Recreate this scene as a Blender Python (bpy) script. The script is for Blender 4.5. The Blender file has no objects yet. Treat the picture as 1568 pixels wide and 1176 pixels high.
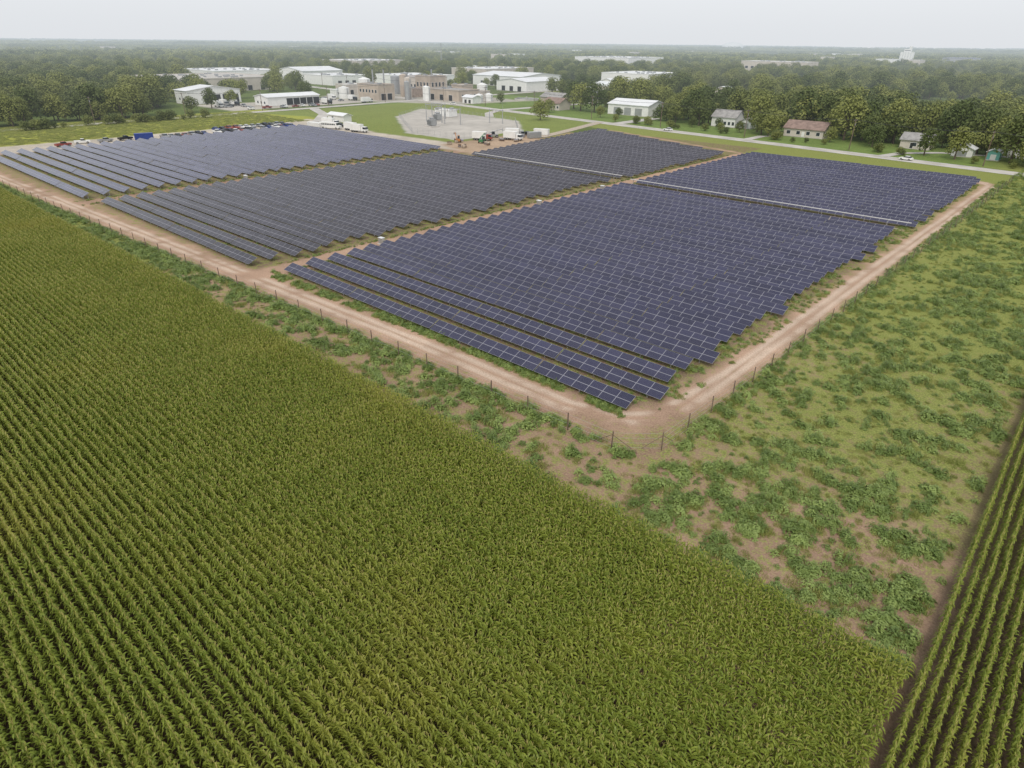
import bpy, math, random
import numpy as np
from mathutils import Vector, Matrix
random.seed(7); rng=np.random.default_rng(7)
sc=bpy.context.scene
COL=sc.collection
H=38.0
R=random.random
def U(a,b): return a+(b-a)*random.random()

# ---------------------------------------------------------------- noise
def vnoise(x,y,s,seed=0):
    x=np.asarray(x,float)/s; y=np.asarray(y,float)/s
    xi=np.floor(x); yi=np.floor(y); fx=x-xi; fy=y-yi
    fx=fx*fx*(3-2*fx); fy=fy*fy*(3-2*fy)
    def h(a,b):
        v=np.sin(a*127.1+b*311.7+seed*74.7)*43758.5453
        return v-np.floor(v)
    return (h(xi,yi)*(1-fx)+h(xi+1,yi)*fx)*(1-fy)+(h(xi,yi+1)*(1-fx)+h(xi+1,yi+1)*fx)*fy
def fb(x,y,s,seed=0):
    return .5*vnoise(x,y,s,seed)+.3*vnoise(x,y,s/2.1,seed+1)+.2*vnoise(x,y,s/4.3,seed+2)
def sstep(a,b,x):
    t=np.clip((x-a)/(b-a),0,1); return t*t*(3-2*t)

# ---------------------------------------------------------------- materials
HAZE=(0.66,0.73,0.79)  # aerial haze colour, painted into the materials as emission
class NT:
    def __init__(s,m):
        m.use_nodes=True; s.m=m; s.t=m.node_tree; s.t.nodes.clear()
    def n(s,ty,**k):
        nd=s.t.nodes.new(ty)
        for a,b in k.items(): setattr(nd,a,b)
        return nd
    def l(s,a,b): s.t.links.new(a,b)
    def math(s,op,a,b=None,clamp=False):
        nd=s.t.nodes.new('ShaderNodeMath'); nd.operation=op; nd.use_clamp=clamp
        for i,v in enumerate([a,b]):
            if v is None: continue
            if isinstance(v,(int,float)): nd.inputs[i].default_value=v
            else: s.l(v,nd.inputs[i])
        return nd.outputs[0]
    def mix(s,fac,a,b,mode='MIX'):
        nd=s.t.nodes.new('ShaderNodeMix'); nd.data_type='RGBA'; nd.blend_type=mode
        for i,v in ((0,fac),(6,a),(7,b)):
            if isinstance(v,(int,float)): nd.inputs[i].default_value=v
            elif isinstance(v,tuple): nd.inputs[i].default_value=(*v,1)
            else: s.l(v,nd.inputs[i])
        return nd.outputs[2]
    def noise(s,scale,detail=3,vec=None,rough=.6):
        nd=s.n('ShaderNodeTexNoise'); nd.inputs['Scale'].default_value=scale; nd.inputs['Detail'].default_value=detail
        nd.inputs['Roughness'].default_value=rough
        if vec is not None: s.l(vec,nd.inputs['Vector'])
        return nd.outputs[0]
    def ramp(s,fac,a,b):
        nd=s.n('ShaderNodeMapRange'); nd.interpolation_type='SMOOTHSTEP'
        nd.inputs[1].default_value=a; nd.inputs[2].default_value=b; s.l(fac,nd.inputs[0]); return nd.outputs[0]
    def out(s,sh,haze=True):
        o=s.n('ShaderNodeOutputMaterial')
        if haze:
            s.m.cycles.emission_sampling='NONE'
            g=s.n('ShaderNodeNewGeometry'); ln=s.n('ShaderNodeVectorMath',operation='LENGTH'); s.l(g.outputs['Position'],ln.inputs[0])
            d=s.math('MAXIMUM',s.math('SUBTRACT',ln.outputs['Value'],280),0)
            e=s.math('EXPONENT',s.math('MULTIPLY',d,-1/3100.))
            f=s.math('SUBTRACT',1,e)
            em=s.n('ShaderNodeEmission'); em.inputs[0].default_value=(*HAZE,1); em.inputs[1].default_value=.90  # glow standing in for haze, stronger with distance from the origin
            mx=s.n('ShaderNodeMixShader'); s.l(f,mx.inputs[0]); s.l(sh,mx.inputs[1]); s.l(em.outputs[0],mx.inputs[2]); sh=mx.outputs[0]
        s.l(sh,o.inputs[0])
def pos(t):
    return t.n('ShaderNodeNewGeometry').outputs['Position']
def mat(name,col,rough=.7,metal=0,var=.15,scale=.6,spec=.5,haze=True):
    m=bpy.data.materials.new(name); t=NT(m)
    nz=t.noise(scale,4,pos(t))
    c2=tuple(max(0,c*(1-var*2)) for c in col); c3=tuple(min(1,c*(1+var)) for c in col)
    c=t.mix(t.ramp(nz,.3,.7),c2,c3)
    b=t.n('ShaderNodeBsdfPrincipled'); t.l(c,b.inputs['Base Color'])
    b.inputs['Roughness'].default_value=rough; b.inputs['Metallic'].default_value=metal; b.inputs['Specular IOR Level'].default_value=spec
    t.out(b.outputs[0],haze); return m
def leafmat(name,a,b_,c_=None,patch=.05,trans=.25,rough=.5,randamt=.5,haze=True,fine=2.5,cr=(.5,.75)):
    m=bpy.data.materials.new(name); t=NT(m)
    p=pos(t)
    rnd=t.n('ShaderNodeObjectInfo').outputs['Random']
    n1=t.noise(patch,4,p); n2=t.noise(fine,3,p)
    f=t.math('ADD',t.math('MULTIPLY',rnd,randamt),t.math('MULTIPLY',n2,1-randamt))
    c=t.mix(t.ramp(f,.25,.8),a,b_)
    if c_: c=t.mix(t.ramp(n1,*cr),c,c_)
    b=t.n('ShaderNodeBsdfPrincipled'); t.l(c,b.inputs['Base Color']); b.inputs['Roughness'].default_value=rough
    b.inputs['Specular IOR Level'].default_value=.3
    if trans>0:
        tr=t.n('ShaderNodeBsdfTranslucent'); t.l(c,tr.inputs[0])
        mx=t.n('ShaderNodeMixShader'); mx.inputs[0].default_value=trans; t.l(b.outputs[0],mx.inputs[1]); t.l(tr.outputs[0],mx.inputs[2])
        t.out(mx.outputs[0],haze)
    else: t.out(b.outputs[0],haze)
    return m

M={}
M['corn']=leafmat('corn_leaf',(0.155,0.21,0.025),(0.275,0.315,0.045),(0.335,0.325,0.055),.04,.25,.45,.10,haze=False,cr=(.50,.80))
M['tassel']=leafmat('corn_tassel',(0.44,0.40,0.13),(0.54,0.48,0.18),None,.05,.2,haze=False)
M['weed']=leafmat('weed_leaf',(0.13,0.19,0.045),(0.28,0.36,0.105),None,.05,.2)
M['grass']=leafmat('grass_blade',(0.22,0.26,0.065),(0.38,0.38,0.13),None,.05,.2)
M['tree']=leafmat('tree_leaf',(0.085,0.115,0.028),(0.23,0.25,0.065),(0.18,0.19,0.065),.004,.2,.6,.65,fine=.6)
M['bark']=mat('bark',(0.12,0.09,0.065),.9)
M['white']=mat('white_paint',(0.76,0.76,0.74),.5,var=.04)
M['cream']=mat('cream_wall',(0.55,0.50,0.44),.8,var=.06,scale=.2)
M['tan']=mat('tan_wall',(0.46,0.39,0.32),.85,var=.08,scale=.2)
M['brick']=mat('brick_wall',(0.38,0.30,0.25),.85)
M['roofw']=mat('white_metal_roof',(0.70,0.71,0.72),.45,var=.05,scale=.1)
M['roofg']=mat('grey_shingle',(0.32,0.31,0.30),.9)
M['roofb']=mat('brown_shingle',(0.27,0.19,0.16),.9)
M['dark']=mat('dark_opening',(0.025,0.027,0.03),.3)
M['steel']=mat('galvanised_steel',(0.45,0.46,0.47),.45,.6,.1,2)
M['wood']=mat('weathered_post',(0.17,0.12,0.09),.85)
M['concrete']=mat('concrete',(0.48,0.455,0.42),.9,var=.1,scale=.15)
M['asphalt']=mat('asphalt',(0.26,0.255,0.25),.9,var=.1,scale=.2)
M['yellow']=mat('yellow_paint',(0.65,0.42,0.04),.5,var=.05)
M['orange']=mat('orange_paint',(0.45,0.2,0.07),.5,var=.05)
M['red']=mat('red_paint',(0.28,0.06,0.05),.35,var=.05)
M['blue']=mat('blue_paint',(0.02,0.05,0.25),.4,var=.05)
M['black']=mat('black_paint',(0.02,0.02,0.022),.3,var=.05)
M['silver']=mat('silver_paint',(0.4,0.41,0.42),.3,.4,.05)
M['green']=mat('green_paint',(0.06,0.2,0.09),.4,var=.05)
M['teal']=mat('teal_tarp',(0.15,0.42,0.38),.6,var=.05)
M['rubber']=mat('rubber',(0.02,0.02,0.02),.9)
M['glassd']=mat('window_glass',(0.03,0.04,0.05),.1)
M['water']=mat('basin_water',(0.10,0.12,0.11),.08)
M['gravelp']=mat('gravel_pile',(0.45,0.38,0.30),.95,var=.2,scale=2)

def glassmat(name,ca,cb,cl,spec):
    m=bpy.data.materials.new(name); t=NT(m)
    at=t.n('ShaderNodeAttribute',attribute_name='tone')
    c=t.mix(at.outputs['Fac'],ca,cb)
    br=t.n('ShaderNodeUVMap'); 
    sp=t.n('ShaderNodeSeparateXYZ'); t.l(br.outputs[0],sp.inputs[0])
    gx=t.math('FRACT',t.math('MULTIPLY',sp.outputs[0],10)); gy=t.math('FRACT',t.math('MULTIPLY',sp.outputs[1],6))
    lx=t.math('GREATER_THAN',t.math('ABSOLUTE',t.math('SUBTRACT',gx,.5)),.475)
    ly=t.math('GREATER_THAN',t.math('ABSOLUTE',t.math('SUBTRACT',gy,.5)),.475)
    c=t.mix(t.math('MAXIMUM',lx,ly),c,cl)
    dust=t.noise(.35,3,pos(t)); c=t.mix(t.math('MULTIPLY',dust,.08),c,(0.30,0.25,0.25))
    b=t.n('ShaderNodeBsdfPrincipled'); t.l(c,b.inputs['Base Color']); b.inputs['Roughness'].default_value=.13
    b.inputs['Specular IOR Level'].default_value=spec
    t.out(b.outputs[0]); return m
M['pv']=glassmat('solar_glass',(0.012,0.014,0.042),(0.032,0.034,0.082),(0.13,0.14,0.20),.34)
M['pvl']=glassmat('solar_glass_light',(0.018,0.020,0.055),(0.048,0.050,0.115),(0.17,0.18,0.25),.65)  # left block: sky reflection partly painted in as a lighter base colour
M['pvd']=glassmat('solar_glass_dark',(0.015,0.015,0.026),(0.037,0.037,0.055),(0.13,0.13,0.15),.30)
M['frame']=mat('aluminium_frame',(0.31,0.31,0.35),.45,.2,.05,2)
M['tray']=mat('tray_steel',(0.50,0.49,0.48),.6,.1,.05,2)

# ---------------------------------------------------------------- mesh builder
class MB:
    def __init__(s): s.v=[];s.f=[];s.m=[];s.mats=[]
    def mi(s,k):
        if k not in s.mats: s.mats.append(k)
        return s.mats.index(k)
    def quad(s,pts,k):
        i=len(s.v); s.v+= [tuple(p) for p in pts]; s.f.append(tuple(range(i,i+len(pts)))); s.m.append(s.mi(k))
    def box(s,c,d,k,rz=0,taper=1):
        cx,cy,cz=c; a,b,h=d[0]/2,d[1]/2,d[2]/2; i=len(s.v); co,si=math.cos(rz),math.sin(rz)
        for z,tp in ((-h,1),(h,taper)):
            for x,y in ((-a,-b),(a,-b),(a,b),(-a,b)):
                x*=tp;y*=tp
                s.v.append((cx+x*co-y*si,cy+x*si+y*co,cz+z))
        for q in ((0,3,2,1),(4,5,6,7),(0,1,5,4),(1,2,6,5),(2,3,7,6),(3,0,4,7)):
            s.f.append(tuple(i+j for j in q)); s.m.append(s.mi(k))
    def cyl(s,p0,p1,r0,r1,k,n=8,cap=True):
        p0=Vector(p0);p1=Vector(p1);d=(p1-p0).normalized()
        a=d.orthogonal().normalized(); b=d.cross(a); i=len(s.v)
        for p,r in ((p0,r0),(p1,r1)):
            for j in range(n):
                t=2*math.pi*j/n; s.v.append(tuple(p+a*(r*math.cos(t))+b*(r*math.sin(t))))
        for j in range(n):
            s.f.append((i+j,i+(j+1)%n,i+n+(j+1)%n,i+n+j)); s.m.append(s.mi(k))
        if cap:
            s.f.append(tuple(i+n+j for j in range(n))); s.m.append(s.mi(k))
            s.f.append(tuple(i+n-1-j for j in range(n))); s.m.append(s.mi(k))
    def prism(s,prof,y0,y1,k):
        i=len(s.v);n=len(prof)
        s.v+=[(x,y0,z) for x,z in prof]+[(x,y1,z) for x,z in prof]
        for j in range(n):
            s.f.append((i+j,i+(j+1)%n,i+n+(j+1)%n,i+n+j)); s.m.append(s.mi(k))
        s.f.append(tuple(i+n-1-j for j in range(n))); s.m.append(s.mi(k))
        s.f.append(tuple(i+n+j for j in range(n))); s.m.append(s.mi(k))
    def mesh(s,name):
        me=bpy.data.meshes.new(name); me.from_pydata(s.v,[],s.f)
        for k in s.mats: me.materials.append(M[k])
        me.polygons.foreach_set('material_index',s.m); me.update(); return me
    def obj(s,name,parent=None,link=True):
        o=bpy.data.objects.new(name,s.mesh(name)); 
        if link: COL.objects.link(o)
        if parent: o.parent=parent
        return o
def empty(name,loc=(0,0,0),rz=0):
    e=bpy.data.objects.new(name,None); COL.objects.link(e); e.location=loc; e.rotation_euler=(0,0,rz); return e
def place(name,me,loc,rz=0,s=1):
    o=bpy.data.objects.new(name,me); COL.objects.link(o); o.location=loc; o.rotation_euler=(0,0,rz)
    o.scale=(s,s,s) if not isinstance(s,tuple) else s; return o

def scatter(name,P,objs):
    """P: array N x 8: x y z rz sx sy sz idx"""
    P=np.array(P,dtype=np.float32); n=len(P)
    c=bpy.data.collections.new(name+'_parts')
    for i,o in enumerate(objs): o.name='%s_part_%02d'%(name,i); c.objects.link(o)
    me=bpy.data.meshes.new(name); me.vertices.add(n); me.vertices.foreach_set('co',P[:,:3].ravel())
    a=me.attributes.new('rot','FLOAT_VECTOR','POINT'); v=np.zeros((n,3),np.float32); v[:,2]=P[:,3]; a.data.foreach_set('vector',v.ravel())
    a=me.attributes.new('scl','FLOAT_VECTOR','POINT'); a.data.foreach_set('vector',P[:,4:7].ravel().copy())
    a=me.attributes.new('idx','INT','POINT'); a.data.foreach_set('value',P[:,7].astype(np.int32))
    o=bpy.data.objects.new(name,me); COL.objects.link(o)
    g=bpy.data.node_groups.new(name,'GeometryNodeTree')
    g.interface.new_socket('Geometry',in_out='INPUT',socket_type='NodeSocketGeometry')
    g.interface.new_socket('Geometry',in_out='OUTPUT',socket_type='NodeSocketGeometry')
    N=g.nodes.new; gi=N('NodeGroupInput'); go=N('NodeGroupOutput'); ip=N('GeometryNodeInstanceOnPoints')
    ci=N('GeometryNodeCollectionInfo'); ci.inputs['Collection'].default_value=c; ci.inputs['Separate Children'].default_value=True
    ci.inputs['Reset Children'].default_value=True
    def at(nm,ty):
        k=N('GeometryNodeInputNamedAttribute'); k.data_type=ty; k.inputs['Name'].default_value=nm; return k.outputs['Attribute']
    L=g.links.new
    L(gi.outputs[0],ip.inputs['Points']); L(ci.outputs[0],ip.inputs['Instance']); ip.inputs['Pick Instance'].default_value=True
    L(at('idx','INT'),ip.inputs['Instance Index']); L(at('rot','FLOAT_VECTOR'),ip.inputs['Rotation']); L(at('scl','FLOAT_VECTOR'),ip.inputs['Scale'])
    L(ip.outputs[0],go.inputs[0])
    md=o.modifiers.new('scatter','NODES'); md.node_group=g
    return o

# ---------------------------------------------------------------- GROUND
def yf(x): return 49.5+.039*np.minimum(0,x+50)       # fence line
def yp(x): return 53.6+.040*np.minimum(0,x+60)       # path centre
def spans(*a):
    out=[]
    for s0,s1,st in a: out.append(np.arange(s0,s1,st))
    return np.concatenate(out)
gx=spans((-9000,-1500,500),(-1500,-480,25),(-480,-330,2),(-330,-200,1.2),(-200,-40,.8),(-40,3,.45),(3,60,4),(60,400,40),(400,3000,400))
gy=spans((-3000,-100,300),(-100,36,6),(36,62,.4),(62,180,.8),(180,340,1.2),(340,480,3),(480,1500,25),(1500,9501,500))
X,Y=np.meshgrid(gx,gy); nx,ny=len(gx),len(gy)
n1=fb(X,Y,3.0,1)-.5; n2=fb(X,Y,14.,5)-.5; n3=fb(X,Y,60.,9)-.5
col=np.zeros(X.shape+(3,)); veg=np.zeros(X.shape)
def setc(mask,c,v=None):
    m=np.clip(mask,0,1)[...,None]; col[:]=col*(1-m)+np.array(c)*m
    if v is not None: veg[:]=veg*(1-m[...,0])+v*m[...,0]
def rect(x0,x1,y0,y1,soft=1.,nz=1.):
    d=np.minimum(np.minimum(X-x0,x1-X),np.minimum(Y-y0,y1-Y))+n1*2*nz
    return sstep(-soft,soft,d)
def seg(pts,w,soft=.6,nz=1.):
    d=np.full(X.shape,1e9)
    for (ax,ay),(bx,by) in zip(pts[:-1],pts[1:]):
        dx,dy=bx-ax,by-ay; t=np.clip(((X-ax)*dx+(Y-ay)*dy)/(dx*dx+dy*dy),0,1)
        d=np.minimum(d,np.hypot(X-ax-t*dx,Y-ay-t*dy))
    return sstep(-soft,soft,w/2-d+n1*1.6*nz),d
def poly(pts,soft=1.5):
    d=np.full(X.shape,1e9); ins=np.zeros(X.shape,bool); n=len(pts)
    for i in range(n):
        (ax,ay),(bx,by)=pts[i],pts[(i+1)%n]; dx,dy=bx-ax,by-ay
        t=np.clip(((X-ax)*dx+(Y-ay)*dy)/(dx*dx+dy*dy),0,1); d=np.minimum(d,np.hypot(X-ax-t*dx,Y-ay-t*dy))
        if dy!=0: ins^=((ay>Y)!=(by>Y))&(X<dx*(Y-ay)/dy+ax)
    return sstep(-soft,soft,np.where(ins,d,-d)+n1*2)
SOIL=(0.36,0.245,0.175); DIRT=(0.445,0.305,0.22); LIGHT=(0.57,0.45,0.355); LAWN=(0.17,0.23,0.065)
setc(np.ones(X.shape),(0.11,0.145,0.045),.3)
setc(sstep(.55,.65,fb(X,Y,350.,21)),(0.26,0.27,0.09),.2)
setc(rect(-2000,30,290,420),(0.15,0.225,0.06),.35)
setc(rect(-3000,-400,-100,400,6),(0.12,0.165,0.045),.3)
setc(rect(-400,-318,40,215),(0.34,0.36,0.07),.15)          # bright meadow
setc(rect(-3000,2.0,-3000,40,.5,.2),(0.09,0.065,0.042),.05)      # corn soil
setc(rect(-3000,-140,36,40,.5,.2),(0.09,0.065,0.042),.05)
setc(rect(.3,400,-3000,160,.5,.2),(0.15,0.11,0.075),.05)
setc(rect(-320,0.3,40.3,262,.7,.5),SOIL,.40)
setc(rect(-24.5,.4,60,300,12,3),(0.29,0.25,0.12),.535)
setc(rect(-24,.4,105,300,20,4),(0.32,0.325,0.09),.61)
setc(rect(-320,-130,39.5,44.5,1),(0.24,0.24,0.08),.6)
setc(poly([(-30,256),(-112,258),(-190,284),(-235,294),(-235,316),(-30,286),(60,275),(60,258)],2),(0.26,0.28,0.08),.6)
setc(rect(-14,0.5,30,56,3),SOIL,.375)
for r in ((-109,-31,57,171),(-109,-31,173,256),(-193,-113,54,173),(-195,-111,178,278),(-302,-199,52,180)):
    setc(rect(*r,1.5),(0.21,0.15,0.105),.41)  # soil painted darker, for the shade under and between panel rows
k,_=seg([(-196,48),(-196,120),(-193,184)],6,1.2); setc(k,SOIL,.18)
k,_=seg([(-110.5,53),(-110.5,256)],4.2); setc(k,DIRT,.2)
k,_=seg([(-30,256),(-110,258),(-190,283)],2.5); setc(k,DIRT,.3)
setc(rect(-110,-33,171,174.5,1),(0.42,0.36,0.3),.05)
setc(poly([(-345,212),(-300,204),(-262,194),(-200,196),(-196,245),(-215,312),(-380,330),(-383,200)],2),LAWN,.45)
setc(poly([(-325,60),(-302,58),(-302,182),(-285,186),(-215,182),(-192,184),(-190,198),(-262,195),(-300,204),(-335,205),(-325,180)],2),(0.52,0.47,0.40),.08)
setc(poly([(-212,190),(-182,180),(-190,225),(-200,245),(-214,240)],2),(0.44,0.33,0.24),.25)
setc(poly([(-251,204),(-216,204),(-221,252),(-250,282),(-340,290),(-312,247)],.5),(0.50,0.475,0.435),.02)
setc(poly([(-456,196),(-402,196),(-402,296),(-440,300)],3),(0.50,0.47,0.42),.05)
setc(poly([(-470,300),(-400,300),(-345,330),(-335,385),(-470,410)],4),(0.44,0.42,0.37),.30)
# service road with ruts
pth=[(-330,44)]+[(x,float(yp(x))) for x in range(-300,-36,10)]+[(-33.6,55),(-30.5,58),(-29.3,63),(-28.6,80),(-28.4,130),(-27.5,190),(-27,252),(-31,256)]
k,d=seg(pth,4.8,1.3,1.8); setc(k,DIRT,.27)
k2=sstep(.8,.2,np.abs(np.abs(d+n2*.8)-.85)); setc(k*k2*sstep(-.35,.0,n1+n2),LIGHT,.0)
setc(sstep(.4,0,np.abs(d))*k*.6*sstep(-.1,.15,n2),SOIL,.45)
k,_=seg([(-112,48),(-108,60)],5,1.); setc(k,DIRT,.1)
col*= (1+n1*.35+n2*.35)[...,None]
nearm=((X>-330)&(X<1)&(Y>40)&(Y<290))
Zg=np.where(nearm,(n1*.10+n2*.10)*sstep(0,2,np.minimum(1-X,Y-40)),0)
me=bpy.data.meshes.new('ground')
co=np.stack([X,Y,Zg],-1).reshape(-1,3).astype(np.float32)
me.vertices.add(nx*ny); me.vertices.foreach_set('co',co.ravel())
I=np.arange(nx*ny).reshape(ny,nx); q=np.stack([I[:-1,:-1],I[:-1,1:],I[1:,1:],I[1:,:-1]],-1).reshape(-1,4)
nq=len(q); me.loops.add(nq*4); me.loops.foreach_set('vertex_index',q.ravel().astype(np.int32))
me.polygons.add(nq); me.polygons.foreach_set('loop_start',np.arange(0,nq*4,4,dtype=np.int32)); me.polygons.foreach_set('loop_total',np.full(nq,4,np.int32))
me.update(calc_edges=True)
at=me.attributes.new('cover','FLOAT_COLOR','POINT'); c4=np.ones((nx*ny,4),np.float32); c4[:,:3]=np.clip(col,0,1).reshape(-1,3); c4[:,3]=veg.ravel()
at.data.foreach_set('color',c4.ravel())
gm=bpy.data.materials.new('ground'); t=NT(gm)
a=t.n('ShaderNodeAttribute',attribute_name='cover'); p=pos(t)
nz=t.noise(.8,5,p,.7); nf=t.noise(5,4,p,.7)
vm=t.ramp(t.math('ADD',t.math('ADD',t.math('MULTIPLY',nz,1.0),t.math('MULTIPLY',nf,.7)),a.outputs['Alpha']),1.18,1.42)
vc=t.mix(t.ramp(nf,.35,.65),(0.13,0.16,0.04),(0.30,0.32,0.095))
dark=t.mix(t.ramp(nf,.25,.75),(0.66,0.64,0.62),(1.12,1.12,1.12))
base=t.mix(1.0,a.outputs['Color'],dark,'MULTIPLY')
c=t.mix(vm,base,vc)
b=t.n('ShaderNodeBsdfPrincipled'); t.l(c,b.inputs['Base Color']); b.inputs['Roughness'].default_value=.95; b.inputs['Specular IOR Level'].default_value=.1
bp=t.n('ShaderNodeBump'); bp.inputs['Strength'].default_value=.7; bp.inputs['Distance'].default_value=.15; t.l(nf,bp.inputs['Height']); t.l(bp.outputs[0],b.inputs['Normal'])
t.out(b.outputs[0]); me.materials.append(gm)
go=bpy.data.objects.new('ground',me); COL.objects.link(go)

# ---------------------------------------------------------------- CORN
def corn_part(rows=4,n=16,gap=.76,dens=1.0,wf=1.0,skip=.05):
    mb=MB()
    for rr_ in range(rows):
      for i in range(n):
        if R()<skip: continue
        px=(i+.5)/n*3.0-1.5+U(-.08,.08); py=(rr_-(rows-1)/2)*gap+U(-.07,.07); h=U(1.85,2.5)
        mb.cyl((px,py,.5),(px,py,h),.018,.01,'corn',3,False)
        nl=int(8*dens); az0=U(0,6.28)
        for j in range(nl):
            z0=h*(.34+.62*j/nl); L=U(.58,.92)*(1-.25*j/nl); az=az0+math.pi*j+U(-.6,.6)
            ca,sa=math.cos(az),math.sin(az)*wf; up=U(.75,1.1); dr=U(.7,1.25); prev=None; W0=U(.048,.066)
            for s,w in ((0,.5),(.35,1),(.7,.8),(1.0,.08)):
                rr=L*.95*s*(1-.12*s); z=z0+L*(up*s-dr*s*s); ww=W0*w
                p1=(px+ca*rr-sa*ww,py+sa*rr+ca*ww,z+ww*.5); p2=(px+ca*rr+sa*ww,py+sa*rr-ca*ww,z-ww*.2)
                if prev: mb.quad([prev[0],prev[1],p2,p1],'corn')
                prev=(p1,p2)
        for j in range(3):
            az=U(0,6.28); sp=U(.03,.14) if j else .01; w=.012
            ca,sa=math.cos(az),math.sin(az); t0=h-.05; t1=h+U(.2,.3)
            mb.quad([(px-sa*w,py+ca*w,t0),(px+sa*w,py-ca*w,t0),(px+ca*sp+sa*w,py+sa*sp-ca*w,t1),(px+ca*sp-sa*w,py+sa*sp+ca*w,t1)],'tassel')
    return mb.obj('c',link=False)
cparts=[corn_part(wf=.78) for _ in range(6)]+[corn_part(1,16,.76,1,.7,.03) for _ in range(4)]+[corn_part(1,16,.76,.8,.9,.3)]
P=[]
PY=3.04
y=38.2
while y>-30:
    x=.3-1.5
    while x>-360:
        if y+3>(-x)*.12-28:
            s=1+.10*(float(vnoise(x,y,12,3))-.5)*2+U(-.02,.02)
            gaprow=(abs(y-8)<1.6 and -38<x<-20) or (abs(y-12)<1.6 and -112<x<-78) or (abs(y-21)<1.6 and -120<x<-96)
            if gaprow:
                for q in range(4):
                    P.append((x,y+(q-1.5)*.76,0,0,1,1,s*.96,10 if q==1 else random.randrange(6,10)))
            else:
                P.append((x,y+U(-.05,.05),0,0 if R()<.5 else math.pi,1.02,1,s,random.randrange(6)))
        x-=3.0
    y-=PY
for xs in range(0,38):
    x=1.25+xs*.76; yv=-15
    while yv<150:
        s=U(.93,1.0)
        P.append((x+U(-.03,.03),yv,0,math.pi/2*(1 if R()<.5 else -1),1.02,.82,s*.93,random.randrange(6,10))); yv+=3.0
scatter('corn_field',P,cparts)

# ---------------------------------------------------------------- WEEDS
def weed_part(r,h,n,ls,k='weed'):
    mb=MB()
    for i in range(n):
        th=U(0,6.28); ph=math.acos(U(0,1)); q=U(.55,1)
        rr=r*(1+.3*math.sin(th*3+n)+.2*math.sin(th*5))
        cx,cy,cz=rr*q*math.sin(ph)*math.cos(th),rr*q*math.sin(ph)*math.sin(th),h*q*math.cos(ph)+.05
        s=ls*U(.6,1.3); a=Vector((U(-1,1),U(-1,1),U(-.3,.3))).normalized(); up=Vector((cx,cy,h*1.1+U(-.3,.3))).normalized()
        b=a.cross(up).normalized(); a=up.cross(b)
        c=Vector((cx,cy,cz)); mb.quad([c-a*s,c-b*s*.5,c+a*s,c+b*s*.5],k)
    for i in range(4):
        mb.cyl((0,0,0),(U(-.6,.6)*r,U(-.6,.6)*r,h*.8),.015,.008,k,3,False)
    return mb.obj('w',link=False)
def grass_part(r,h,n):
    mb=MB()
    for i in range(n):
        a=U(0,6.28); q=r*math.sqrt(R()); x,y=q*math.cos(a),q*math.sin(a); dx,dy=U(-.25,.25),U(-.25,.25); w=.025; hh=h*U(.5,1)
        b=U(0,6.28); sx,sy=math.cos(b)*w,math.sin(b)*w
        mb.quad([(x-sx,y-sy,0),(x+sx,y+sy,0),(x+dx*.6+sx*.6,y+dy*.6+sy*.6,hh*.7),(x+dx,y+dy,hh)],'grass')
    return mb.obj('g',link=False)
wp=[weed_part(.7,.8,130,.13),weed_part(.5,.65,90,.11),weed_part(.8,.7,140,.14),weed_part(.45,1.2,100,.12),grass_part(.6,.6,80),grass_part(.9,.45,110)]
P=[]
def addw(x,y,s,g=.2):
    idx=random.randrange(4,6) if R()<g else random.randrange(4)
    P.append((x,y,0,U(0,6.28),s,s,s*U(.7,1.2),idx))
def nv(x,y,s,sd): return float(vnoise(x,y,s,sd))
for i in range(5000):
    x=U(-320,-1); y=U(40.6,float(yf(x))+ .6)
    if nv(x,y,1.9,11)*.65+nv(x,y,9,12)*.35>.46: addw(x,y,U(.5,1.2),.2)
    elif R()<.25: addw(x,y,U(.3,.6),.7)
for i in range(1100):     # along the fence line
    x=U(-320,-28); y=float(yf(x))+U(-.9,.8); addw(x,y,U(.5,1.1),.3)
for i in range(600):
    y=U(54,262); addw(-25.3+U(-.8,.9),y,U(.5,1.1),.3)
for i in range(15000):
    x=U(-24.6,.2); y=40+260*R()**1.3
    nn=nv(x,y,1.7,13)*.7+nv(x,y,7,14)*.3
    if y<54: nn-=.04*(54-y)/14
    if nn>.52: addw(x,y,U(.45,1.15),.25)
    elif R()<.25: addw(x,y,U(.25,.6),.7)
for i in range(3200):
    if R()<.5:
        x=U(-110,-33); y=float(yp(x))+U(2.2,4.2)
    else:
        x=-32.5+U(-1.5,2.6); y=U(60,250)
    if nv(x,y,2.5,15)>.42: addw(x,y,U(.3,.75),.4)
for i in range(5000):
    x=U(-300,-33); y=57+80*R()**1.6
    if nv(x,y,7,16)>.55 and not(-114<x<-107): addw(x,y,U(.3,.55),.3)
for i in range(1200):
    x=-110.5+random.choice((-1,1))*U(1.9,3.0); y=U(58,250); addw(x,y,U(.3,.6),.3)
for i in range(800):
    x=-196+random.choice((-1,1))*U(2.2,3.5); y=U(50,180); addw(x,y,U(.3,.7),.3)
for i in range(5000):
    x=U(-395,-326); y=U(45,200); 
    P.append((x,y,0,U(0,6.28),1.2,1.2,U(.6,1),5))
scatter('weeds',P,wp)

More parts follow.
